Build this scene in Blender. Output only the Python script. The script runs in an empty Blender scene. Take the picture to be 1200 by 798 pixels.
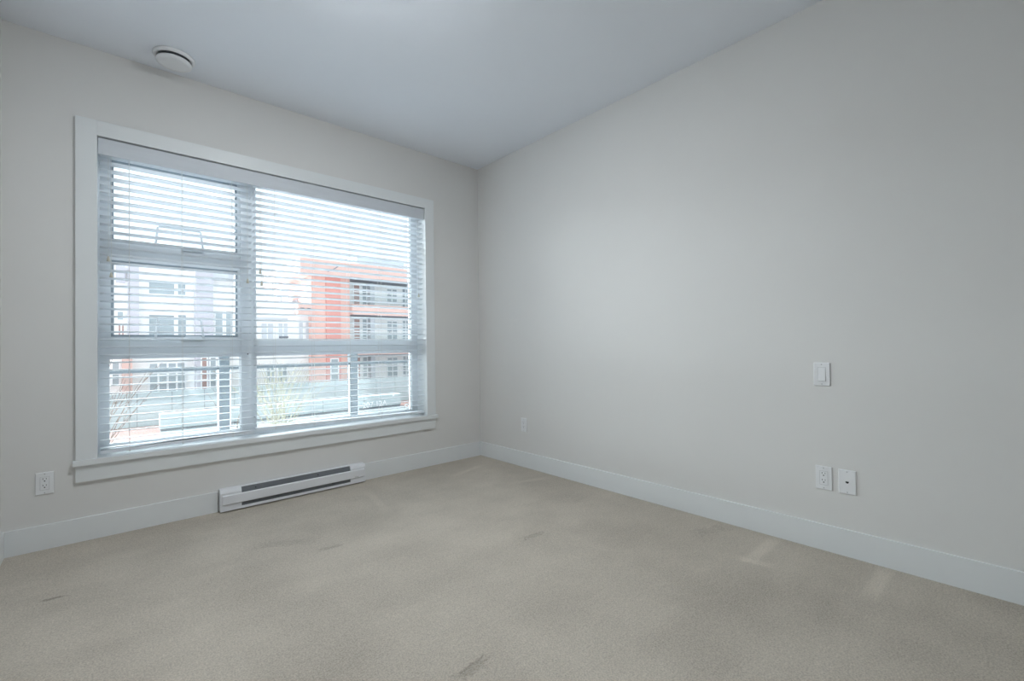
import bpy, bmesh, math, random
from mathutils import Vector, Matrix
random.seed(4)
SC = bpy.context.scene
COL = SC.collection
# ------------------------------------------------------------------ camera
CAM = Vector((-2.6181, -3.3761, 1.0185))
YAW, PITCH, ROLL, FPX = 0.7316, 0.0129, -0.0133, 527.92
D = Vector((math.sin(YAW)*math.cos(PITCH), math.cos(YAW)*math.cos(PITCH), math.sin(PITCH)))
R0 = Vector((math.cos(YAW), -math.sin(YAW), 0)); U0 = R0.cross(D)
RV = R0*math.cos(ROLL) + U0*math.sin(ROLL)
UV = -R0*math.sin(ROLL) + U0*math.cos(ROLL)
cd = bpy.data.cameras.new('camera'); cam = bpy.data.objects.new('camera', cd); COL.objects.link(cam)
m = Matrix((RV, UV, -D)).transposed().to_4x4(); m.translation = CAM
cam.matrix_world = m
cd.sensor_fit = 'HORIZONTAL'; cd.sensor_width = 36; cd.lens = 36*FPX/1200
cd.clip_start = .02; cd.clip_end = 500
SC.camera = cam
# ------------------------------------------------------------------ sky, exposure
w = bpy.data.worlds.new('overcast_sky'); SC.world = w; w.use_nodes = True
bg = w.node_tree.nodes['Background']
bg.inputs[0].default_value = (0.87, 0.955, 1.0, 1); bg.inputs[1].default_value = 1.5
SC.view_settings.view_transform = 'Standard'; SC.view_settings.look = 'None'
SC.view_settings.exposure = 0.08; SC.view_settings.gamma = 1; SC.view_settings.use_curve_mapping = False
# hazy sun behind thin cloud, beyond the houses opposite: a very broad soft light falling through the window
sl = bpy.data.lights.new('hazy_sun', 'SUN'); sl.energy = 23.0; sl.angle = math.radians(90); sl.color = (.86, .95, 1.0)
so = bpy.data.objects.new('hazy_sun', sl); COL.objects.link(so)
SAZ, SEL = math.radians(-27), math.radians(47)       # comes from beyond the window, a little from the left
so.rotation_euler = Vector((-math.sin(SAZ)*math.cos(SEL), -math.cos(SAZ)*math.cos(SEL), -math.sin(SEL))).to_track_quat('-Z', 'Y').to_euler()
so.location = (-4, 8, 9)
# daylight portal: guides sky light through the window, gives no light of its own
pl = bpy.data.lights.new('window_daylight_portal', 'AREA'); pl.shape = 'RECTANGLE'; pl.size = 2.2; pl.size_y = 1.9
pl.cycles.is_portal = True
po = bpy.data.objects.new('window_daylight_portal', pl); COL.objects.link(po)
po.location = (-1.624, .27, 1.325); po.rotation_euler = (-math.pi/2, 0, 0)

# ------------------------------------------------------------------ pixel -> point helpers
def ray(x, y): return D + RV*((x-600)/FPX) - UV*((y-399)/FPX)
def on_y(x, y, Y): v = ray(x, y); return CAM + v*((Y-CAM.y)/v.y)
def on_z(x, y, Z): v = ray(x, y); return CAM + v*((Z-CAM.z)/v.z)

# ------------------------------------------------------------------ materials
def lin(c): return tuple((v/255/12.92 if v/255 <= .04045 else ((v/255+.055)/1.055)**2.4) for v in c)
MATS = {}
def mat(name, rgb, rough=.6, var=.04, scale=8, bump=0, bscale=200, metallic=0, spec=.5, stretch=None):
    if name in MATS: return MATS[name]
    mt = bpy.data.materials.new(name); mt.use_nodes = True; nt = mt.node_tree; N = nt.nodes; Lk = nt.links
    b = N['Principled BSDF']; b.inputs['Roughness'].default_value = rough; b.inputs['Metallic'].default_value = metallic
    b.inputs['Specular IOR Level'].default_value = spec
    tc = N.new('ShaderNodeTexCoord'); no = N.new('ShaderNodeTexNoise'); no.inputs['Scale'].default_value = scale
    no.inputs['Detail'].default_value = 4
    src = tc.outputs['Object']
    if stretch:
        mp = N.new('ShaderNodeMapping'); mp.inputs['Scale'].default_value = stretch; Lk.new(src, mp.inputs[0]); src = mp.outputs[0]
    Lk.new(src, no.inputs['Vector'])
    cr = N.new('ShaderNodeValToRGB'); c = lin(rgb)
    cr.color_ramp.elements[0].position = .3; cr.color_ramp.elements[1].position = .7
    cr.color_ramp.elements[0].color = tuple(max(0, v*(1-var)) for v in c)+(1,)
    cr.color_ramp.elements[1].color = tuple(min(1, v*(1+var)) for v in c)+(1,)
    Lk.new(no.outputs['Fac'], cr.inputs[0]); Lk.new(cr.outputs[0], b.inputs['Base Color'])
    if bump:
        n2 = N.new('ShaderNodeTexNoise'); n2.inputs['Scale'].default_value = bscale; n2.inputs['Detail'].default_value = 3
        Lk.new(src, n2.inputs['Vector'])
        bp = N.new('ShaderNodeBump'); bp.inputs['Strength'].default_value = bump; bp.inputs['Distance'].default_value = .002
        Lk.new(n2.outputs['Fac'], bp.inputs['Height']); Lk.new(bp.outputs[0], b.inputs['Normal'])
    MATS[name] = mt; return mt

def glass_mat(name, tint, rough=.0):
    mt = bpy.data.materials.new(name); mt.use_nodes = True; nt = mt.node_tree; N = nt.nodes; Lk = nt.links
    N.remove(N['Principled BSDF']); out = N['Material Output']
    tr = N.new('ShaderNodeBsdfTransparent'); gl = N.new('ShaderNodeBsdfGlossy'); gl.inputs['Roughness'].default_value = rough
    fr = N.new('ShaderNodeFresnel'); fr.inputs[0].default_value = 1.45
    no = N.new('ShaderNodeTexNoise'); no.inputs['Scale'].default_value = 1.5
    cr = N.new('ShaderNodeValToRGB')
    cr.color_ramp.elements[0].color = tuple(v*.99 for v in tint)+(1,); cr.color_ramp.elements[1].color = tuple(tint)+(1,)
    Lk.new(no.outputs['Fac'], cr.inputs[0]); Lk.new(cr.outputs[0], tr.inputs[0])
    mx = N.new('ShaderNodeMixShader'); Lk.new(fr.outputs[0], mx.inputs[0]); Lk.new(tr.outputs[0], mx.inputs[1]); Lk.new(gl.outputs[0], mx.inputs[2])
    Lk.new(mx.outputs[0], out.inputs[0]); MATS[name] = mt; return mt

WALLP = mat('greige_wall_paint', (228, 227, 225), .75, .012, 1.2, .15, 350, spec=.3)
CEILP = mat('white_ceiling_paint', (241, 245, 252), .85, .01, 2, .1, 300, spec=.2)
TRIMP = mat('white_trim_paint', (233, 236, 237), .4, .012, 3, .04, 120)
VINYL = mat('white_window_vinyl', (226, 230, 234), .35, .012, 3)
SASHV = mat('shade_grey_sash_gasket', (158, 168, 176), .4, .02, 5)  # side shading of the sashes is put into this darker grey
SLATM = mat('white_blind_slat', (228, 233, 238), .45, .02, 6, .05, 60, stretch=(1, 12, 12))
VALM = mat('off_white_valance', (212, 217, 223), .5, .02, 6, .05, 60, stretch=(1, 12, 12))
CORDM = mat('white_blind_cord', (222, 222, 220), .8, .03, 60)
TASSM = mat('beige_tassel_plastic', (205, 200, 186), .5, .05, 40)
PLATEM = mat('white_switch_plastic', (238, 239, 241), .35, .01, 20)
HOLEM = mat('dark_slot', (32, 32, 34), .7, .1, 50)
SCREWM = mat('painted_screw', (190, 192, 194), .35, .03, 80)
HEATM = mat('white_enamelled_steel', (232, 234, 238), .35, .012, 5)
HEATD = mat('grey_heater_grille', (112, 116, 121), .5, .08, 12)
GLASS = glass_mat('window_glass', (.97, .985, .985))
RGLASS = glass_mat('railing_glass', (.955, .978, .98))
RAILM = mat('charcoal_aluminium', (84, 93, 100), .45, .04, 6)
LETTM = mat('white_marker_lettering', (250, 250, 250), .5, .01, 30)
TWIGM = mat('pale_straw_twig', (176, 168, 148), .8, .10, 30)
TWIGD = mat('pale_brown_twig', (128, 108, 98), .8, .12, 30)
SOILM = mat('dark_planter_soil', (92, 80, 68), .95, .2, 30, .5, 60)
CONCM = mat('pale_concrete', (188, 198, 201), .85, .05, 2, .2, 30)
PANELM = mat('pale_grey_fence_panel', (182, 194, 198), .7, .04, 1.5)
PINKW = mat('salmon_red_stucco', (230, 188, 178), .85, .05, .6, .2, 20)
REDW = mat('deep_red_stucco', (220, 158, 149), .85, .05, .6, .2, 20)
FASCM = mat('salmon_fascia_panel', (224, 190, 182), .7, .03, .8)
WHITEW = mat('white_stucco', (243, 243, 243), .85, .02, .7, .2, 20)
LAVW = mat('lavender_grey_siding', (200, 199, 209), .8, .03, .8)
GREYW = mat('light_grey_cladding', (205, 210, 217), .8, .03, .8)
SOFF = mat('dark_grey_soffit', (112, 118, 128), .7, .06, 1)
PANE = mat('blue_grey_window_pane', (168, 180, 187), .12, .15, .5)
PANEB = mat('brown_curtained_pane', (176, 146, 140), .2, .15, .5)
WFRAME = mat('white_window_frame_paint', (243, 245, 248), .5, .01, 2)
ROOFM = mat('grey_roof_membrane', (150, 152, 154), .9, .06, 1)
ASPH = mat('grey_asphalt', (165, 167, 168), .95, .1, 1.5, .3, 40)
DECKM = mat('grey_balcony_deck', (222, 223, 222), .9, .06, 4)
KERBM = mat('grey_kerb_stone', (120, 124, 126), .9, .06, 3)

_nt = LETTM.node_tree; _tl = _nt.nodes.new('ShaderNodeBsdfTranslucent'); _mx = _nt.nodes.new('ShaderNodeMixShader'); _mx.inputs[0].default_value = .65   # thin white film lets daylight through
_nt.links.new(_nt.nodes['Principled BSDF'].outputs[0], _mx.inputs[1]); _nt.links.new(_tl.outputs[0], _mx.inputs[2]); _nt.links.new(_mx.outputs[0], _nt.nodes['Material Output'].inputs[0])
def paver_mat():
    mt = bpy.data.materials.new('pink_paver_paving'); mt.use_nodes = True; nt = mt.node_tree; N = nt.nodes; Lk = nt.links
    b = N['Principled BSDF']; b.inputs['Roughness'].default_value = .9
    tc = N.new('ShaderNodeTexCoord'); br = N.new('ShaderNodeTexBrick'); br.inputs['Scale'].default_value = 2.5
    br.inputs['Color1'].default_value = lin((142, 104, 96))+(1,); br.inputs['Color2'].default_value = lin((132, 96, 89))+(1,)
    br.inputs['Mortar'].default_value = lin((126, 106, 100))+(1,)
    Lk.new(tc.outputs['Object'], br.inputs['Vector']); Lk.new(br.outputs['Color'], b.inputs['Base Color']); return mt
PAVER = paver_mat()

# ------------------------------------------------------------------ mesh helpers
class MB:
    def __init__(s): s.bm = bmesh.new()
    def box(s, x0, x1, y0, y1, z0, z1, M=None):
        x0, x1 = sorted((x0, x1)); y0, y1 = sorted((y0, y1)); z0, z1 = sorted((z0, z1))
        P = [(x0,y0,z0),(x1,y0,z0),(x1,y1,z0),(x0,y1,z0),(x0,y0,z1),(x1,y0,z1),(x1,y1,z1),(x0,y1,z1)]
        vs = [s.bm.verts.new(M @ Vector(p) if M else p) for p in P]
        for f in ((0,3,2,1),(4,5,6,7),(0,1,5,4),(1,2,6,5),(2,3,7,6),(3,0,4,7)): s.bm.faces.new([vs[i] for i in f])
        return s
    def prism(s, pts, a0, a1, axis='x'):       # pts in the plane across the axis
        def P(a, p):
            return {'x': (a, p[0], p[1]), 'y': (p[0], a, p[1]), 'z': (p[0], p[1], a)}[axis]
        A = [s.bm.verts.new(P(a0, p)) for p in pts]; B = [s.bm.verts.new(P(a1, p)) for p in pts]
        n = len(pts)
        for i in range(n): s.bm.faces.new((A[i], A[(i+1) % n], B[(i+1) % n], B[i]))
        s.bm.faces.new(A[::-1]); s.bm.faces.new(B); return s
    def tube(s, pts, rads, n=6, cap=True):
        pts = [Vector(p) for p in pts]
        if not hasattr(rads, '__len__'): rads = [rads]*len(pts)
        rings = []
        for i, p in enumerate(pts):
            t = (pts[min(i+1, len(pts)-1)] - pts[max(i-1, 0)]).normalized()
            a = t.cross(Vector((0, 0, 1)) if abs(t.z) < .9 else Vector((1, 0, 0))).normalized(); b = t.cross(a)
            rings.append([s.bm.verts.new(p + (a*math.cos(k*2*math.pi/n) + b*math.sin(k*2*math.pi/n))*rads[i]) for k in range(n)])
        for r0, r1 in zip(rings, rings[1:]):
            for k in range(n): s.bm.faces.new((r0[k], r0[(k+1) % n], r1[(k+1) % n], r1[k]))
        if cap: s.bm.faces.new(rings[0][::-1]); s.bm.faces.new(rings[-1])
        return s
    def lathe(s, prof, c=(0, 0, 0), axis='z', n=48):
        c = Vector(c); rings = []
        for r, h in prof:
            ring = []
            for k in range(n):
                a = 2*math.pi*k/n; x, y = r*math.cos(a), r*math.sin(a)
                v = {'z': Vector((x, y, h)), 'x': Vector((h, x, y)), 'y': Vector((x, h, y))}[axis]
                ring.append(s.bm.verts.new(c + v))
            rings.append(ring)
        for r0, r1 in zip(rings, rings[1:]):
            for k in range(n): s.bm.faces.new((r0[k], r0[(k+1) % n], r1[(k+1) % n], r1[k]))
        s.bm.faces.new(rings[0][::-1]); s.bm.faces.new(rings[-1]); return s
    def bevel(s, w, seg=2):
        bmesh.ops.bevel(s.bm, geom=list(s.bm.edges), offset=w, segments=seg, profile=.7, affect='EDGES', clamp_overlap=True); return s
    def build(s, name, mt, parent=None, smooth=False):
        bmesh.ops.recalc_face_normals(s.bm, faces=list(s.bm.faces))
        me = bpy.data.meshes.new(name); s.bm.to_mesh(me); s.bm.free(); me.materials.append(mt)
        if smooth:
            for p in me.polygons: p.use_smooth = True
        return link(name, me, parent)
def link(name, me, parent=None):
    o = bpy.data.objects.new(name, me); COL.objects.link(o)
    if parent:
        o.parent = parent
        bpy.context.view_layer.update()
        o.matrix_parent_inverse = parent.matrix_world.inverted()
    return o
def box(name, mt, x0, x1, y0, y1, z0, z1, parent=None, bev=0):
    b = MB().box(x0, x1, y0, y1, z0, z1)
    if bev: b.bevel(bev)
    return b.build(name, mt, parent)
def empty(name, loc=(0, 0, 0)):
    o = bpy.data.objects.new(name, None); COL.objects.link(o); o.location = loc; o.empty_display_size = .1
    bpy.context.view_layer.update(); return o
def tag(o, label, cat, group=None, kind=None):
    o['label'] = label; o['category'] = cat
    if group: o['group'] = group
    if kind: o['kind'] = kind
    return o
def struct(o, label=None, cat=None):
    o['kind'] = 'structure'
    if label: o['label'] = label
    if cat: o['category'] = cat
    return o

# ------------------------------------------------------------------ room shell
H, L, BK = 2.7, 3.0147, -4.6
WX0, WX1, WZ0, WZ1 = -2.66, -.588, .437, 2.214          # finished window opening
T = .24
b = MB().box(-L-.15, WX0-.012, 0, T, -.3, H+.2).box(WX1+.012, .15, 0, T, -.3, H+.2)
b.box(WX0-.012, WX1+.012, 0, T, -.3, WZ0-.028).box(WX0-.012, WX1+.012, 0, T, WZ1+.012, H+.2)
struct(b.build('wall_front', WALLP), 'greige painted wall with the wide window', 'wall')
struct(box('wall_right', WALLP, 0, .15, BK-.15, 0, -.3, H+.2), 'long greige wall with switch and wall plates', 'wall')
struct(box('wall_left', WALLP, -L-.15, -L, BK-.15, 0, -.3, H+.2), 'greige wall just showing at the left edge', 'wall')
struct(box('wall_back', WALLP, -L, 0, BK-.15, BK, -.3, H+.2), 'greige wall behind the viewer', 'wall')
struct(box('ceiling', CEILP, -L, 0, BK, 0, H, H+.2), 'flat white painted ceiling', 'ceiling')

def carpet_mat():
    mt = bpy.data.materials.new('beige_cut_pile_carpet'); mt.use_nodes = True; nt = mt.node_tree; N = nt.nodes; Lk = nt.links
    b = N['Principled BSDF']; b.inputs['Roughness'].default_value = 1; b.inputs['Specular IOR Level'].default_value = .1
    tc = N.new('ShaderNodeTexCoord'); ob = tc.outputs['Object']
    def noise(sc, det, vec=ob, rough=.6):
        n = N.new('ShaderNodeTexNoise'); n.inputs['Scale'].default_value = sc; n.inputs['Detail'].default_value = det
        n.inputs['Roughness'].default_value = rough; Lk.new(vec, n.inputs['Vector']); return n.outputs['Fac']
    def math_(op, a, c, clamp=False):
        n = N.new('ShaderNodeMath'); n.operation = op; n.use_clamp = clamp
        for i, v in enumerate((a, c)):
            if isinstance(v, (int, float)): n.inputs[i].default_value = v
            else: Lk.new(v, n.inputs[i])
        return n.outputs[0]
    def ramp(v, p0, p1, c0=0., c1=1.):
        n = N.new('ShaderNodeMapRange'); n.interpolation_type = 'SMOOTHSTEP'; Lk.new(v, n.inputs[0])
        for i, k in enumerate((p0, p1, c0, c1)): n.inputs[i+1].default_value = k
        return n.outputs[0]
    fine = noise(170, 2, rough=.8); mid = noise(60, 3); blot = noise(2.2, 4); big = noise(.8, 2)
    mp = N.new('ShaderNodeMapping'); mp.inputs['Rotation'].default_value = (0, 0, .6); mp.inputs['Scale'].default_value = (1.2, 5, 1)
    Lk.new(ob, mp.inputs[0]); streak = noise(1.2, 3, mp.outputs[0])
    val = math_('ADD', math_('MULTIPLY', ramp(fine, .36, .64), .42), math_('MULTIPLY', ramp(mid, .3, .7), .14))
    val = math_('ADD', val, math_('MULTIPLY', ramp(blot, .3, .7), .23))
    val = math_('ADD', val, math_('MULTIPLY', ramp(streak, .3, .7), .07))
    val = math_('ADD', val, math_('MULTIPLY', ramp(big, .3, .7), .14))
    height = math_('ADD', math_('MULTIPLY', fine, 1.0), math_('MULTIPLY', mid, .8))
    # worn dents and flattened strips left by furniture: (pixel centre, pixel end, half width m, tone, depth)
    marks = [((52, 704), (72, 699), .010, -.55, .9), ((378, 644), (398, 639), .018, -.22, .8), ((618, 630), (634, 625), .022, -.2, .8),
             ((545, 790), (566, 776), .022, -.25, .8), ((300, 640), (362, 634), .04, -.14, .3), ((820, 624), (845, 618), .045, -.16, .5),
             ((908, 632), (878, 657), .034, .26, .3), ((1038, 668), (1018, 700), .032, .28, .3), ((565, 545), (535, 556), .03, .2, .1),
             ((640, 560), (600, 566), .03, .16, .1), ((870, 655), (900, 662), .03, .22, .1), ((430, 575), (455, 600), .03, .14, .1)]
    for (a, c, hw, tone, dep) in marks:
        A = on_z(*a, 0); B = on_z(*c, 0); mid_ = (A+B)/2; half = (B-A).length/2; ang = math.atan2(B.y-A.y, B.x-A.x)
        mp = N.new('ShaderNodeMapping'); mp.vector_type = 'TEXTURE'
        mp.inputs['Location'].default_value = (mid_.x, mid_.y, 0); mp.inputs['Rotation'].default_value = (0, 0, ang)
        mp.inputs['Scale'].default_value = (half+hw, hw, 1); Lk.new(ob, mp.inputs[0])
        sx = N.new('ShaderNodeSeparateXYZ'); Lk.new(mp.outputs[0], sx.inputs[0])
        d = math_('MAXIMUM', math_('ABSOLUTE', sx.outputs[0], 0), math_('ABSOLUTE', sx.outputs[1], 0))
        d = math_('ADD', d, math_('MULTIPLY', math_('SUBTRACT', mid, .5), 1.6))
        mk = ramp(d, .35, 1.25, 1, 0)
        val = math_('ADD', val, math_('MULTIPLY', mk, tone)); height = math_('SUBTRACT', height, math_('MULTIPLY', mk, dep*2))
    cr = N.new('ShaderNodeValToRGB'); cr.color_ramp.elements[0].color = lin((160, 152, 141))+(1,); cr.color_ramp.elements[1].color = lin((221, 211, 197))+(1,)
    Lk.new(val, cr.inputs[0]); Lk.new(cr.outputs[0], b.inputs['Base Color'])
    bp = N.new('ShaderNodeBump'); bp.inputs['Strength'].default_value = .7; bp.inputs['Distance'].default_value = .005
    Lk.new(height, bp.inputs['Height']); Lk.new(bp.outputs[0], b.inputs['Normal']); return mt
struct(box('floor', carpet_mat(), -L, 0, BK, 0, -.2, 0), 'beige cut-pile carpet with furniture dents', 'carpet')

# baseboards
BH, BT = .1272, .013
def bboard(name, segs, label):
    b = MB()
    for s in segs: b.box(*s)
    b.bevel(.002, 2); struct(b.build(name, TRIMP), label, 'baseboard')
HX0, HX1 = -2.098, -1.159
bboard('baseboard_front', [(-L+BT, HX0-.004, -BT, 0, 0, BH), (HX1+.004, -BT, -BT, 0, 0, BH)], 'white baseboard under the window, cut around the heater')
bboard('baseboard_right', [(-BT, 0, BK+BT, 0, 0, BH)], 'long white baseboard below the wall plates')
bboard('baseboard_left', [(-L, -L+BT, BK+BT, 0, 0, BH)], 'white baseboard at the left edge')
bboard('baseboard_back', [(-L+BT, -BT, BK, BK+BT, 0, BH)], 'white baseboard behind the viewer')

# ------------------------------------------------------------------ window
win = struct(empty('window_1', (-1.624, 0, WZ0)), 'wide white-trimmed window with two awning sashes and fixed panes', 'window')
CX0, CX1, CZ1 = -2.7466, -.5023, 2.2972
box('casing', TRIMP, CX0, WX0, -.02, 0, WZ0, CZ1, win, .0015)
box('casing', TRIMP, WX1, CX1, -.02, 0, WZ0, CZ1, win, .0015)
box('casing', TRIMP, WX0, WX1, -.02, 0, WZ1, CZ1, win, .0015)
box('stool', TRIMP, -2.758, -.488, -.036, 0, WZ0-.028, WZ0, win, .002)
box('stool_ledge', TRIMP, WX0-.012, WX1+.012, 0, .2, WZ0-.028, WZ0, win)
box('apron', TRIMP, CX0, CX1, -.018, 0, .32, WZ0-.028, win, .0015)
FY0, FY1 = .134, .186
MX0, MX1 = -1.945, -1.852       # mullion
box('jamb_lining', TRIMP, WX0-.012, WX0, 0, FY1, WZ0, WZ1, win)
box('jamb_lining', TRIMP, WX1, WX1+.012, 0, FY1, WZ0, WZ1, win)
box('jamb_lining', TRIMP, WX0-.012, WX1+.012, 0, FY1, WZ1, WZ1+.012, win)
FLX, FRX, FBZ, FTZ = -2.614, -.646, .479, 2.182
TZ0, TZ1 = .978, 1.078           # transom
RZ0, RZ1 = 1.590, 1.645          # rail between the two awning sashes
fr = MB().box(WX0, FLX, FY0, FY1, WZ0, WZ1).box(FRX, WX1, FY0, FY1, WZ0, WZ1)
fr.box(FLX, FRX, FY0, FY1, WZ0, FBZ).box(FLX, FRX, FY0, FY1, FTZ, WZ1)
fr.box(MX0, MX1, FY0-.012, FY1, FBZ, FTZ)
fr.box(FLX, MX0, FY0, FY1, TZ0, TZ1).box(MX1, FRX, FY0, FY1, TZ0, TZ1).box(FLX, MX0, FY0, FY1, RZ0, RZ1)
fr.build('frame', VINYL, win)
def bead(x0, x1, z0, z1):        # slim glazing bead around a fixed pane
    q = .004
    b = MB().box(x0, x0+q, .150, .166, z0, z1).box(x1-q, x1, .150, .166, z0, z1).box(x0+q, x1-q, .150, .166, z0, z0+q).box(x0+q, x1-q, .150, .166, z1-q, z1)
    b.build('glazing_bead', VINYL, win)
    return box('pane', GLASS, x0, x1, .166, .172, z0, z1, win)
bead(FLX, MX0, FBZ, TZ0); bead(MX1, FRX, TZ1, FTZ); low_right = bead(MX1, FRX, FBZ, TZ0)
def sash(z0, z1, handle_px):
    s = empty('awning_sash', (-2.28, .15, z0)); s.parent = win; bpy.context.view_layer.update()
    s.matrix_parent_inverse = win.matrix_world.inverted(); 
    x0, x1 = FLX, MX0; gx0, gx1, gz0, gz1 = -2.590, -1.972, z0+.040, z1-.045
    y0, y1 = .146, .186
    b = MB().box(x0, gx0-.014, y0, y1, z0, z1).box(gx1+.014, x1, y0, y1, z0, z1).box(gx0-.014, gx1+.014, y0, y1, z0, gz0-.012).box(gx0-.014, gx1+.014, y0, y1, gz1+.012, z1)
    b.build('sash_frame', VINYL, s)
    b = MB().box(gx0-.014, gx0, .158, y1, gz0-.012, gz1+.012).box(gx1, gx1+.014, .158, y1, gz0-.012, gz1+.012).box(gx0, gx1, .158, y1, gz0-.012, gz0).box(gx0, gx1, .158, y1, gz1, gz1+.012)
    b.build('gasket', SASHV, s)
    box('pane', GLASS, gx0, gx1, .172, .178, gz0, gz1, s)
    # trapezoid pull bar standing on the bottom rail, crank cover beside it
    zb, zt = z0+.012, z0+.14
    b = MB().tube([(-2.402, .140, zb), (-2.398, .132, zb+.02), (-2.387, .128, zt-.004), (-2.380, .128, zt), (-2.176, .128, zt), (-2.169, .128, zt-.004), (-2.157, .132, zb+.02), (-2.153, .140, zb)], .0062, 8)
    for hx in (-2.345, -2.215): b.box(hx-.014, hx+.014, .124, .132, zt-.002, zt+.010)
    b.build('pull_bar', VINYL, s)
    b = MB().prism([(-2.27, zb-.006), (-2.16, zb-.006), (-2.165, zb+.016), (-2.18, zb+.022), (-2.245, zb+.022), (-2.262, zb+.008)], .118, .146, 'y')
    b.build('crank_cover', VINYL, s)
    b = MB().box(x0+.004, x0+.014, .132, .146, (z0+z1)/2-.03, (z0+z1)/2+.0).box(x0+.002, x0+.022, .128, .134, (z0+z1)/2-.006, (z0+z1)/2+.006)
    b.build('latch', VINYL, s)
sash(RZ1, FTZ, None); sash(TZ1, RZ0, None)
for hx, hz in ((-1.91, 1.395), (-1.91, 1.98), (-1.905, .99)):
    MB().lathe([(.004, FY0-.013), (.004, FY0-.0118)], (hx, 0, hz), 'y', 12).build('screw_cap', HOLEM, win)
# handwriting and sticker on the lower right pane
fc = bpy.data.curves.new('lettering', 'FONT'); fc.body = '207 12A'; fc.size = .062; fc.extrude = .0004; fc.space_character = 1.0; fc.offset = .0006
tmp = bpy.data.objects.new('lettering_tmp', fc); COL.objects.link(tmp); bpy.context.view_layer.update()
me = bpy.data.meshes.new_from_object(tmp.evaluated_get(bpy.context.evaluated_depsgraph_get())); bpy.data.objects.remove(tmp)
me.materials.clear(); me.materials.append(LETTM)
a_ = on_y(425, 478.5, .164); 
lo = link('lettering', me); lo.matrix_world = Matrix.Translation((a_.x, .1645, a_.z)) @ Matrix.Rotation(math.pi/2, 4, 'X') @ Matrix.Rotation(math.radians(2), 4, 'Z')
lo.parent = win; lo.matrix_parent_inverse = win.matrix_world.inverted(); lo['label'] = 'white handwriting 207 12A on the pane'
c_ = on_y(477, 476, .16)
b = MB(); n = 24
rings = [[b.bm.verts.new((c_.x+r*math.cos(2*math.pi*k/n), y, c_.z+r*math.sin(2*math.pi*k/n))) for k in range(n)] for r, y in ((.024, .1655), (.024, .163), (.012, .163), (.012, .1655))]
for i in range(4):
    for k in range(n): b.bm.faces.new((rings[i][k], rings[i][(k+1) % n], rings[(i+1) % 4][(k+1) % n], rings[(i+1) % 4][k]))
o = b.build('ring_sticker', LETTM, win); o['label'] = 'small white ring-shaped sticker'
s2 = on_y(455.5, 462.5, .16); 
o = MB().lathe([(.010, .163), (.010, .1655)], (on_y(461, 463, .164).x, 0, on_y(461, 463, .164).z), 'y', 16).build('dot_sticker', LETTM, win)

# ------------------------------------------------------------------ blinds
tag(box('blind_valance', VALM, WX0+.003, WX1-.004, -.006, .008, 2.117, 2.208, None, .002), 'white wood-look valance across the top of the window opening', 'valance')
PITCHZ, Z0S = .04344, .4815
def slat_mesh(x0, x1):
    y0, y1, n = .018, .068, 6; crown, th, tilt = .0030, .0034, -.12
    top, bot = [], []
    for i in range(n+1):
        u = i/n; y = y0+(y1-y0)*u; z = crown*(1-(2*u-1)**2) + tilt*(y-y0)
        top.append((y, z+th)); bot.append((y, z))
    b = MB().prism(bot+top[::-1], x0, x1, 'x')
    bmesh.ops.recalc_face_normals(b.bm, faces=list(b.bm.faces))
    me = bpy.data.meshes.new('slat'); b.bm.to_mesh(me); b.bm.free(); me.materials.append(SLATM); return me
def tassel(parent, x, z, y=.006):
    MB().lathe([(.0025, z+.014), (.004, z+.012), (.0085, z-.012), (.0075, z-.015)], (x, y, 0), 'z', 12).build('tassel', TASSM, parent, True)
def blind(label, x0, x1, first, railz, ladders, cords):
    e = tag(empty('window_blind', ((x0+x1)/2, .04, railz[0])), label, 'blind', 'horizontal slat blinds in the window')
    box('headrail', SLATM, x0+.002, x1-.002, .012, .072, 2.150, 2.205, e)
    me = slat_mesh(x0, x1)
    for k in range(first, 39):
        o = link('slat', me, e); o.location.z += Z0S+k*PITCHZ - .0017
        o.location.y += random.uniform(-.001, .001); o.rotation_euler.x = random.uniform(-.012, .012)*0
    za, zb_ = railz; M = Matrix.Translation((0, 0, 0))
    b = MB(); vs = []
    b.box(x0, x1, .018, .070, 0, .017)
    for v in b.bm.verts: v.co.z += za + (zb_-za)*(v.co.x-x0)/(x1-x0)
    b.bevel(.003, 2); b.build('bottom_rail', SLATM, e)
    for lx in ladders:
        zr = za + (zb_-za)*(lx-x0)/(x1-x0)
        b = MB().tube([(lx, .0155, zr), (lx, .0155, 2.15)], .0011, 6).tube([(lx, .0705, zr), (lx, .0705, 2.15)], .0011, 6)
        b.box(lx-.004, lx+.004, .014, .030, zr-.004, zr)
        b.build('ladder_cord', CORDM, e)
    for cx, cz in cords:
        MB().tube([(cx, .006, cz+.010), (cx+.0005, .0075, (cz+2.14)/2), (cx, .0115, 2.155)], .0011, 6).build('pull_cord', CORDM, e)
        tassel(e, cx, cz)
    return e
blind('left white horizontal slat blind covering the two awning sashes', WX0+.010, -1.897, 0, (.4505, .4615), (-2.524, -2.276, -2.014), ((-2.614, 1.54), (-2.602, 1.45), (-1.927, 1.475)))
blind('right white horizontal slat blind covering the large fixed panes', -1.882, WX1-.006, 1, (.478, .456), (-1.760, -1.502, -1.237, -.982, -.721), ((-1.853, 1.545), (-1.844, 1.465), (-.644, 1.464)))

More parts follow.
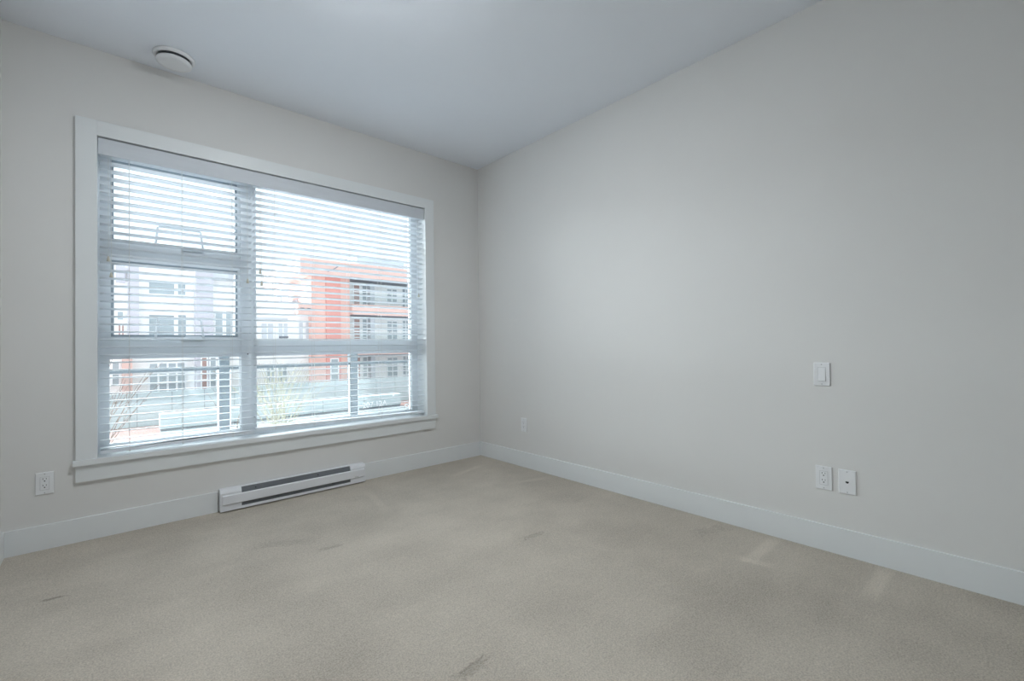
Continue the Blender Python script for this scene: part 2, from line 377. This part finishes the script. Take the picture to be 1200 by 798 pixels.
# ------------------------------------------------------------------ wall plates
def plate(name, label, cat, c, wall, kind):
    # built facing -Y around the origin, then turned to face -X for the right wall
    e = tag(empty(name, (0, 0, 0)), label, cat, None)
    b = MB().box(-.035, .035, -.006, 0, -.0572, .0572)
    for v in b.bm.verts:
        if v.co.y < -.003: v.co.x *= .94; v.co.z *= .96
    b.bevel(.0012, 2); b.build('cover_plate', PLATEM, e)
    def screw(z): MB().lathe([(.0028, -.0068), (.0028, -.0058)], (0, 0, z), 'y', 12).build('screw', SCREWM, e)
    if kind in ('outlet', 'switch'):
        screw(.048); screw(-.048)
        g = MB()
        for s in (-1, 1): g.box(s*.0167-.0006, s*.0167+.0006, -.0062, -.0055, -.0335, .0335).box(-.0167, .0167, -.0062, -.0055, s*.0335-.0006, s*.0335+.0006)
        g.build('insert_gap', SCREWM, e)
    if kind == 'outlet':
        box('receptacle', PLATEM, -.0160, .0160, -.0072, -.0055, -.0328, .0328, e, .0008)
        for s in (-1, 1):
            zc = s*.0165 + .002
            box('slot', HOLEM, -.0072, -.0052, -.0076, -.0071, zc+.0015, zc+.0095, e)
            box('slot', HOLEM, .0052, .0070, -.0076, -.0071, zc+.0022, zc+.0088, e)
            MB().lathe([(.0028, -.0076), (.0028, -.0071)], (0, 0, zc-.0058), 'y', 14).build('ground_hole', HOLEM, e)
    elif kind == 'switch':
        b = MB().prism([(-.0055, -.0325), (-.0055, .0325), (-.0068, .0325), (-.0082, 0), (-.0112, -.0325)], -.0155, .0155, 'x')
        b.build('rocker', PLATEM, e)
    else:
        screw(.048); screw(-.048)
        b = MB().prism([(-.0062, .0035), (-.0062, -.002), (-.003, -.0055), (.003, -.0055), (.0062, -.002), (.0062, .0035)], -.0072, -.0058, 'y'); b.build('jack_hole', HOLEM, e)
    e.location = c
    if wall == 'right': e.rotation_euler.z = -math.pi/2
    return e
plate('power_outlet', 'white duplex power outlet low on the window wall by the left corner', 'outlet', (-2.862, 0, .34), 'front', 'outlet')
plate('light_switch', 'white rocker light switch on the long right wall', 'switch', (0, -2.742, .861), 'right', 'switch')
plate('power_outlet', 'white duplex power outlet directly below the light switch', 'outlet', (0, -2.741, .353), 'right', 'outlet')
plate('phone_jack_plate', 'white wall plate with one small dark jack, right of the outlet', 'wall plate', (0, -2.835, .352), 'right', 'jack')
plate('power_outlet', 'small distant white power outlet near the room corner', 'outlet', (0, -.600, .354), 'right', 'outlet')

# ------------------------------------------------------------------ baseboard heater
he = tag(empty('baseboard_heater', ((HX0+HX1)/2, -.03, 0)), 'long white electric baseboard heater with dark grilles under the window', 'heater')
HZ0, HZ1, HYF = .008, .142, -.064
GX0, GX1 = -1.981, -1.274
MB().box(HX0+.004, HX1-.004, -.012, -.001, HZ0, HZ1-.002).build('back_panel', HEATM, he)
def endcap(x0, x1):
    b = MB().prism([(-.001, HZ0), (HYF+.002, HZ0), (HYF+.002, HZ1-.022), (HYF+.012, HZ1-.004), (HYF+.020, HZ1), (-.001, HZ1)], x0, x1, 'x')
    b.bevel(.0012, 1); return b.build('end_cap', HEATM, he)
endcap(HX0, GX0); endcap(GX1, HX1)
b = MB().prism([(HYF+.004, HZ1-.034), (HYF, HZ1-.034), (HYF-.006, HZ1-.039), (HYF-.006, .052), (HYF, .047), (HYF+.004, .047)], HX0+.012, HX1-.012, 'x'); b.build('front_panel', HEATM, he)
MB().prism([(-.012, HZ1), (-.012, HZ1-.003), (HYF+.022, HZ1-.003), (HYF+.022, HZ1)], GX0, GX1, 'x').build('top_lip', HEATM, he)
MB().prism([(-.012, HZ0), (HYF+.002, HZ0), (HYF+.002, HZ0+.017), (HYF+.004, HZ0+.017), (HYF+.004, HZ0+.003), (-.012, HZ0+.003)], GX0, GX1, 'x').build('bottom_lip', HEATM, he)
MB().prism([(HYF+.022, HZ1-.003), (HYF+.0235, HZ1-.003), (HYF+.014, .105), (HYF+.0125, .105)], GX0, GX1, 'x').build('top_grille', HEATD, he)
b = MB().box(GX0, GX1, HYF+.007, HYF+.0085, HZ0+.003, .050).box(GX0, GX1, HYF+.004, HYF+.007, .0345, .0355); b.build('lower_grille', HEATD, he)
for px, py in ((299.5, 570.5), (372.5, 556.2)):
    p = on_y(px, py, HYF+.018); MB().lathe([(.0028, HYF+.009), (.0028, HYF+.0165)], (p.x, 0, p.z), 'y', 10).build('rivet', HOLEM, he)
for px, py in ((304.5, 584.6), (389.5, 566.5)):
    p = on_y(px, py, HYF+.01); MB().lathe([(.0024, HYF+.004), (.0024, HYF+.012)], (p.x, 0, p.z), 'y', 10).build('rivet', HOLEM, he)
box('badge', SCREWM, -1.245, -1.215, HYF-.0066, HYF-.0058, .054, .059, he)

# ------------------------------------------------------------------ ceiling air valve
vc = (-2.333, -.198)
va = tag(empty('ceiling_air_valve', (vc[0], vc[1], H)), 'round white air valve on the ceiling above the window', 'vent')
MB().lathe([(.098, H), (.098, H-.008), (.094, H-.016), (.087, H-.019), (.080, H-.015), (.074, H-.004), (.074, H)], (vc[0], vc[1], 0), 'z', 64).build('mounting_ring', PLATEM, va, True)
MB().lathe([(.072, H), (.072, H-.001)], (vc[0], vc[1], 0), 'z', 48).build('throat', HEATD, va)
MB().lathe([(.02, H-.002), (.02, H-.024), (.070, H-.025), (.080, H-.028), (.084, H-.034), (.083, H-.041), (.074, H-.046), (.060, H-.0455), (.055, H-.043), (.002, H-.042)], (vc[0], vc[1], 0), 'z', 64).build('valve_disc', PLATEM, va, True)

# ------------------------------------------------------------------ unseen ceiling lamp added above the view as fill light for the room
def fill_lamp_mat(strength):
    mt = bpy.data.materials.new('fill_lamp_glow'); mt.use_nodes = True; nt = mt.node_tree; N = nt.nodes
    b = N['Principled BSDF']; no = N.new('ShaderNodeTexNoise'); no.inputs['Scale'].default_value = 3
    cr = N.new('ShaderNodeValToRGB'); cr.color_ramp.elements[0].color = (.90, .955, .99, 1); cr.color_ramp.elements[1].color = (.91, .965, 1, 1)
    nt.links.new(no.outputs['Fac'], cr.inputs[0]); nt.links.new(cr.outputs[0], b.inputs['Emission Color']); nt.links.new(cr.outputs[0], b.inputs['Base Color'])
    b.inputs['Emission Strength'].default_value = strength; return mt
lx, ly = -1.80, -1.65
cl = tag(empty('added_fill_lamp', (lx, ly, H)), 'added round fill lamp on the ceiling, out of view', 'lamp')
MB().lathe([(.160, H), (.160, H-.062), (.153, H-.062), (.150, H-.050), (.05, H-.048)], (lx, ly, 0), 'z', 48).build('base_ring', PLATEM, cl, True)
MB().lathe([(.148, H-.050), (.147, H-.06), (.135, H-.074), (.112, H-.086), (.08, H-.095), (.044, H-.100), (.004, H-.102)], (lx, ly, 0), 'z', 48).build('fill_lamp_dome', fill_lamp_mat(106), cl, True)

# ------------------------------------------------------------------ balcony outside
struct(box('balcony_slab', DECKM, -4.2, 1.6, T+.001, 1.58, -.25, -.06), 'grey balcony slab outside the window', 'balcony')
ra = tag(empty('balcony_railing', (-1.2, 1.5, -.06)), 'charcoal aluminium balcony railing with glass panels outside the window', 'railing')
PX = [-3.06, -1.82, -.606, .62]
for x in PX:
    box('post', RAILM, x-.040, x+.040, 1.46, 1.54, -.06, .985, ra, .002)
    box('post_base', RAILM, x-.06, x+.06, 1.44, 1.56, -.06, -.045, ra)
box('cap_rail', RAILM, -3.3, .9, 1.455, 1.545, .985, 1.03, ra, .003)
for a, c in zip(PX, PX[1:]):
    box('middle_rail', RAILM, a+.040, c-.040, 1.485, 1.515, .838, .868, ra)
    box('bottom_rail', RAILM, a+.040, c-.040, 1.485, 1.515, .03, .06, ra)
    box('glass_panel', RGLASS, a+.050, c-.050, 1.497, 1.503, .055, .842, ra)
    for x in (a+.047, c-.047): box('glass_clip', WFRAME, x-.006, x+.006, 1.48, 1.496, .06, .84, ra)
pt = tag(empty('balcony_planter', (-1.3, 2.0, -.06)), 'long pale concrete planter box beyond the balcony railing', 'planter')
b = MB().box(-3.6, .6, 1.70, 1.75, -.5, .10).box(-3.6, .6, 2.25, 2.30, -.5, .10).box(-3.6, -3.55, 1.75, 2.25, -.5, .10).box(.55, .6, 1.75, 2.25, -.5, .10).box(-3.6, .6, 1.70, 2.30, -.55, -.5)
b.build('planter_box', CONCM, pt)
box('soil', SOILM, -3.55, .55, 1.75, 2.25, -.5, .07, pt)
struct(box('planter_ledge', CONCM, -4.2, 1.6, 1.58, 2.45, -.8, -.55), 'concrete ledge carrying the planter', 'ledge')
def shrub(label, bx, by, n, spread, hmin, hmax, mt, lean=0, base=.05):
    e = tag(empty('bare_shrub', (bx, by, base)), label, 'shrub', 'bare shrubs in the planter')
    st = MB(); tw = MB()
    for i in range(n):
        a = random.uniform(0, 2*math.pi); u = random.random()**.7; h = random.uniform(hmin, hmax)
        dx, dy = math.cos(a)*u*spread+lean, math.sin(a)*u*spread*.35
        p0 = Vector((bx+random.uniform(-.09, .09), by+random.uniform(-.05, .05), base)); pts = []
        for k in range(6):
            t = k/5; pts.append(p0+Vector((dx*t**1.3+random.uniform(-.008, .008), dy*t**1.3, h*t*(1-.12*u*t))))
        r = random.uniform(.004, .0075); st.tube(pts, [r*(1-.72*k/5) for k in range(6)], 5)
        for k in range(random.randint(1, 3)):
            q = pts[random.randint(2, 4)]; d = Vector((random.uniform(-.12, .12)+dx*.15, random.uniform(-.05, .05), random.uniform(.08, .22)))
            tw.tube([q, q+d*.5+Vector((random.uniform(-.01, .01), 0, .01)), q+d], [.0022, .0017, .0011], 4)
    o = st.build('stems', mt, e); o['kind'] = 'stuff'; o = tw.build('twigs', mt, e); o['kind'] = 'stuff'
    return e
shrub('pale straw-coloured bare shrub fanning out beside the middle mullion', -1.22, 2.0, 42, .62, .60, .90, TWIGM)
shrub('bare brownish shrub seen at the left end of the lowest left pane', -2.72, 2.0, 26, .50, .55, 1.0, TWIGD, .05)
shrub('thin low twigs beside the left railing post', -1.70, 2.12, 7, .10, .50, .85, TWIGD)

# ------------------------------------------------------------------ street and buildings across
GZ = -2.85
struct(box('street_ground', ASPH, -90, 110, .5, 150, GZ-.4, GZ-.03), 'grey asphalt street outside', 'street')
struct(box('paved_forecourt', PAVER, -14, 40, 20, 30.4, GZ-.1, GZ), 'pinkish paved forecourt across the street', 'paving')
YW, YB, YF = 26.6, 24.0, 30.6
# panelled fence
fe = tag(empty('panel_fence', (6, YW, GZ)), 'pale grey panelled fence wall in front of the buildings across the street', 'fence')
xs0 = on_y(441, 455, YW).x; step = on_y(463, 455, YW).x - xs0
for k in range(-14, 8):
    box('panel', PANELM, xs0+k*step+.012, xs0+(k+1)*step-.012, YW, YW+.08, GZ, -1.12, fe)
box('fence_core', KERBM, xs0-14*step, xs0+8*step, YW+.03, YW+.11, GZ, -1.16, fe)
# low concrete wall before it
lw = tag(empty('low_concrete_wall', (5.5, YB, GZ)), 'long low pale concrete planter wall with a dark gap at its foot', 'low wall')
bx0, bx1 = on_y(187, 495, YB).x, on_y(470, 470, YB).x
n = 5
for k in range(n):
    a, c = bx0+(bx1-bx0)*k/n, bx0+(bx1-bx0)*(k+1)/n
    box('segment', CONCM, a+.015, c-.015, YB, YB+.6, GZ+.12, -2.02, lw, .02)
box('plinth', SOFF, bx0+.05, bx1-.05, YB+.06, YB+.55, GZ, GZ+.13, lw)
struct(box('kerb', KERBM, bx0, bx1, YB-2.2, YB-.02, GZ, GZ+.02), 'grey kerb strip before the low wall', 'kerb')

def fwin(parent, x0, x1, z0, z1, Y, cols=1, rows=1, pm=PANE, t=.07, fm=WFRAME):
    f = MB(); q = t
    f.box(x0, x0+q, Y-.06, Y+.02, z0, z1).box(x1-q, x1, Y-.06, Y+.02, z0, z1).box(x0+q, x1-q, Y-.06, Y+.02, z0, z0+q).box(x0+q, x1-q, Y-.06, Y+.02, z1-q, z1)
    cw = (x1-x0-q*(cols+1))/cols; rh = (z1-z0-q*(rows+1))/rows
    for c in range(1, cols): f.box(x0+c*(cw+q), x0+c*(cw+q)+q, Y-.06, Y+.02, z0+q, z1-q)
    for r in range(1, rows): f.box(x0+q, x1-q, Y-.05, Y+.02, z0+r*(rh+q), z0+r*(rh+q)+q)
    o = f.build('window', fm, parent)
    for c in range(cols):
        for r in range(rows):
            box('pane', pm, x0+q+c*(cw+q), x0+q+c*(cw+q)+cw, Y-.02, Y+.0, z0+q+r*(rh+q), z0+q+r*(rh+q)+rh, o)
    return o
def P(x, y, Y=YF): return on_y(x, y, Y)
def fx(x, Y=YF): return on_y(x, 400, Y).x

# --- red building
rb = tag(empty('red_apartment_building', (14, YF, GZ)), 'salmon red apartment building with stacked recessed balconies', 'building')
XR0, XR1, XB0, XEND = fx(365), fx(410), fx(410), 30.0
ROOF = 7.45
box('corner_tower', PINKW, XR0, XR1, YF, YF+9, GZ, ROOF-.1, rb)
box('tower_panel', REDW, fx(382), fx(399), YF-.12, YF, GZ, ROOF-.95, rb)
box('recess_wall', WHITEW, XB0, XEND, YF+.9, YF+9, GZ, ROOF-.2, rb)
rf = box('roof_fascia', FASCM, fx(348), XEND, YF-.75, YF+9, 6.33, ROOF, rb)
box('roof_membrane', ROOFM, fx(348)+.2, XEND-.2, YF-.5, YF+8.8, ROOF, ROOF+.03, rb)
box('soffit', SOFF, XB0+.02, XEND, YF-.70, YF+.9, 6.26, 6.33, rb)
for zt, zb in ((4.38, 3.60), (1.32, .52)):
    box('balcony_fascia', FASCM, XB0, XEND, YF-.55, YF+.9, zb, zt, rb)
    box('soffit', SOFF, XB0+.02, XEND, YF-.50, YF+.9, zb-.07, zb, rb)
for zt in (4.38, 1.32):
    for k in range(6):
        a = XB0+.1+k*3.0; box('balcony_glass', RGLASS, a, a+2.9, YF-.45, YF-.43, zt, zt+.95, rb)
        box('balcony_handrail', WFRAME, a, a+2.9, YF-.47, YF-.41, zt+.95, zt+1.0, rb)
YR = YF+.9
for zt, head in ((4.38, 6.1), (1.32, 3.4), (-1.9, .35)):
    fwin(rb, fx(414, YR), fx(422.5, YR), zt+.05, head, YR, 1, 4, PANEB)
    fwin(rb, fx(424, YR), fx(430.5, YR), zt+.05, head, YR, 1, 4, PANE)
    fwin(rb, fx(453, YR), fx(466, YR), zt+.35, head-.1, YR, 2, 3, PANE)
    fwin(rb, fx(471, YR), fx(480, YR), zt+.05, head, YR, 2, 4, PANE)
    fwin(rb, fx(490, YR), fx(505, YR), zt+.35, head-.1, YR, 2, 3, PANE)
    box('dividing_wall', GREYW, fx(431, YR), fx(436, YR), YF+.35, YR, zt-.3, head+.1, rb)
fwin(rb, fx(386), fx(396), -1.9, .3, YF-.12, 1, 2, PANE)
bl = box('blade_canopy', FASCM, fx(348), XR0, YF-.3, YF+.3, 3.45, 4.30, rb)
for px in (353, 360.5): box('canopy_light', SOFF, fx(px)-.12, fx(px)+.12, YF-.34, YF-.3, 3.82, 3.95, rb)
box('penthouse', GREYW, fx(419, 34), fx(474, 34), 34, 38, ROOF+.03, on_y(420, 299, 34).z, rb)
MB().tube([P(384, 318, YF-.8), P(392, 315, YF-.95), P(397, 311.5, YF-1.1)], .035, 6).build('lamp_arm', SOFF, rb)

# --- white building in the middle
wb = tag(empty('white_apartment_building', (6, YF, GZ)), 'plain white apartment building left of the red one', 'building')
XW0 = fx(291)
WTOP = P(320, 352).z
box('wall', WHITEW, XW0, XR0-.01, YF+.6, YF+9, GZ, WTOP, wb)
for a, c, t in ((302, 312, 347), (314, 329, 346), (330, 339, 337), (348, 356, 351), (357.5, 364, 351.5)):
    box('rooftop_block', GREYW, fx(a, YF+3), fx(c, YF+3), YF+3, YF+5, WTOP, on_y(a, t, YF+3).z, wb)
box('ledge', GREYW, fx(302), fx(340), YF+.52, YF+.6, P(320, 374).z, P(320, 371.5).z, wb)
YWB = YF+.6
fwin(wb, fx(311, YWB), fx(322, YWB), on_y(316, 449, YWB).z, on_y(316, 428, YWB).z, YWB, 2, 3)
fwin(wb, fx(324, YWB), fx(336.5, YWB), on_y(330, 448, YWB).z, on_y(330, 427, YWB).z, YWB, 2, 3)
fwin(wb, fx(349, YWB), fx(356, YWB), on_y(352, 400, YWB).z, on_y(352, 376, YWB).z, YWB, 1, 1, GREYW)
fwin(wb, fx(357, YWB), fx(364, YWB), on_y(360, 400, YWB).z, on_y(360, 376, YWB).z, YWB, 1, 1, GREYW)
fwin(wb, fx(305, YWB), fx(321, YWB), on_y(310, 398, YWB).z, on_y(310, 378, YWB).z, YWB, 2, 1, GREYW)
fwin(wb, fx(325, YWB), fx(338, YWB), on_y(330, 398, YWB).z, on_y(330, 378, YWB).z, YWB, 2, 1, GREYW)
box('planter_box', SOFF, fx(330), fx(339), YF+.2, YF+.58, P(335, 396).z, P(335, 394).z, wb)

# --- left building with lavender pilasters
lb = tag(empty('lavender_white_townhouse', (-1, YF, GZ)), 'white townhouse with lavender grey pilasters across from the left panes', 'building')
LT = P(163, 310).z
box('wall', WHITEW, fx(100), XW0-.02, YF+.5, YF+9, GZ, LT, lb)
YL = YF+.5
for a, c in ((150, 163), (229, 250)): box('pilaster', LAVW, fx(a), fx(c), YF, YF+.5, GZ if a > 200 else P(a, 402).z-.3, LT+.1, lb)
box('side_wall', LAVW, fx(136), fx(147), YF+.3, YF+.5, P(140, 330).z, LT-.1, lb)
box('cornice', GREYW, fx(250), XW0-.02, YF+.1, YF+.5, P(260, 328, YF).z, LT+.15, lb)
def pxwin(x0, x1, y0, y1, c=1, r=1, pm=PANE, t=.07): 
    xm = (x0+x1)/2; return fwin(lb, fx(x0, YL), fx(x1, YL), on_y(xm, y1, YL).z, on_y(xm, y0, YL).z, YL, c, r, pm, t)
pxwin(173, 206, 330, 346, 1, 2); pxwin(207, 219, 331, 347, 1, 2)
pxwin(173, 205.5, 368, 405, 1, 1); pxwin(207, 219.5, 368, 405, 1, 1)
pxwin(173, 218.5, 424, 461, 4, 3, PANE, .10)
pxwin(251, 262, 364, 400, 1, 2); pxwin(263.5, 273, 364, 400, 1, 2)
pxwin(252, 272, 318, 327, 2, 1)
pxwin(136, 146, 364, 376, 1, 1); pxwin(137, 147, 380, 400, 2, 1, PANEB)
pxwin(234, 244, 418, 458, 1, 3, PANEB) if False else None
box('entrance_bay', LAVW, fx(229), fx(250), YF-.3, YF, GZ, P(240, 412).z, lb)
YE = YF-.3
fwin(lb, fx(235, YE), fx(243.5, YE), on_y(239, 459, YE).z, on_y(239, 418, YE).z, YE, 1, 3, PANEB)
fwin(lb, fx(245, YE), fx(254, YE), on_y(249, 459, YE).z, on_y(249, 418, YE).z, YE, 1, 3, PANE)
box('brick_base', FASCM, fx(143), fx(155), YF-.15, YF+.5, GZ, P(150, 420).z, lb)
pxwin(130, 141, 424, 452, 1, 2, PANE)
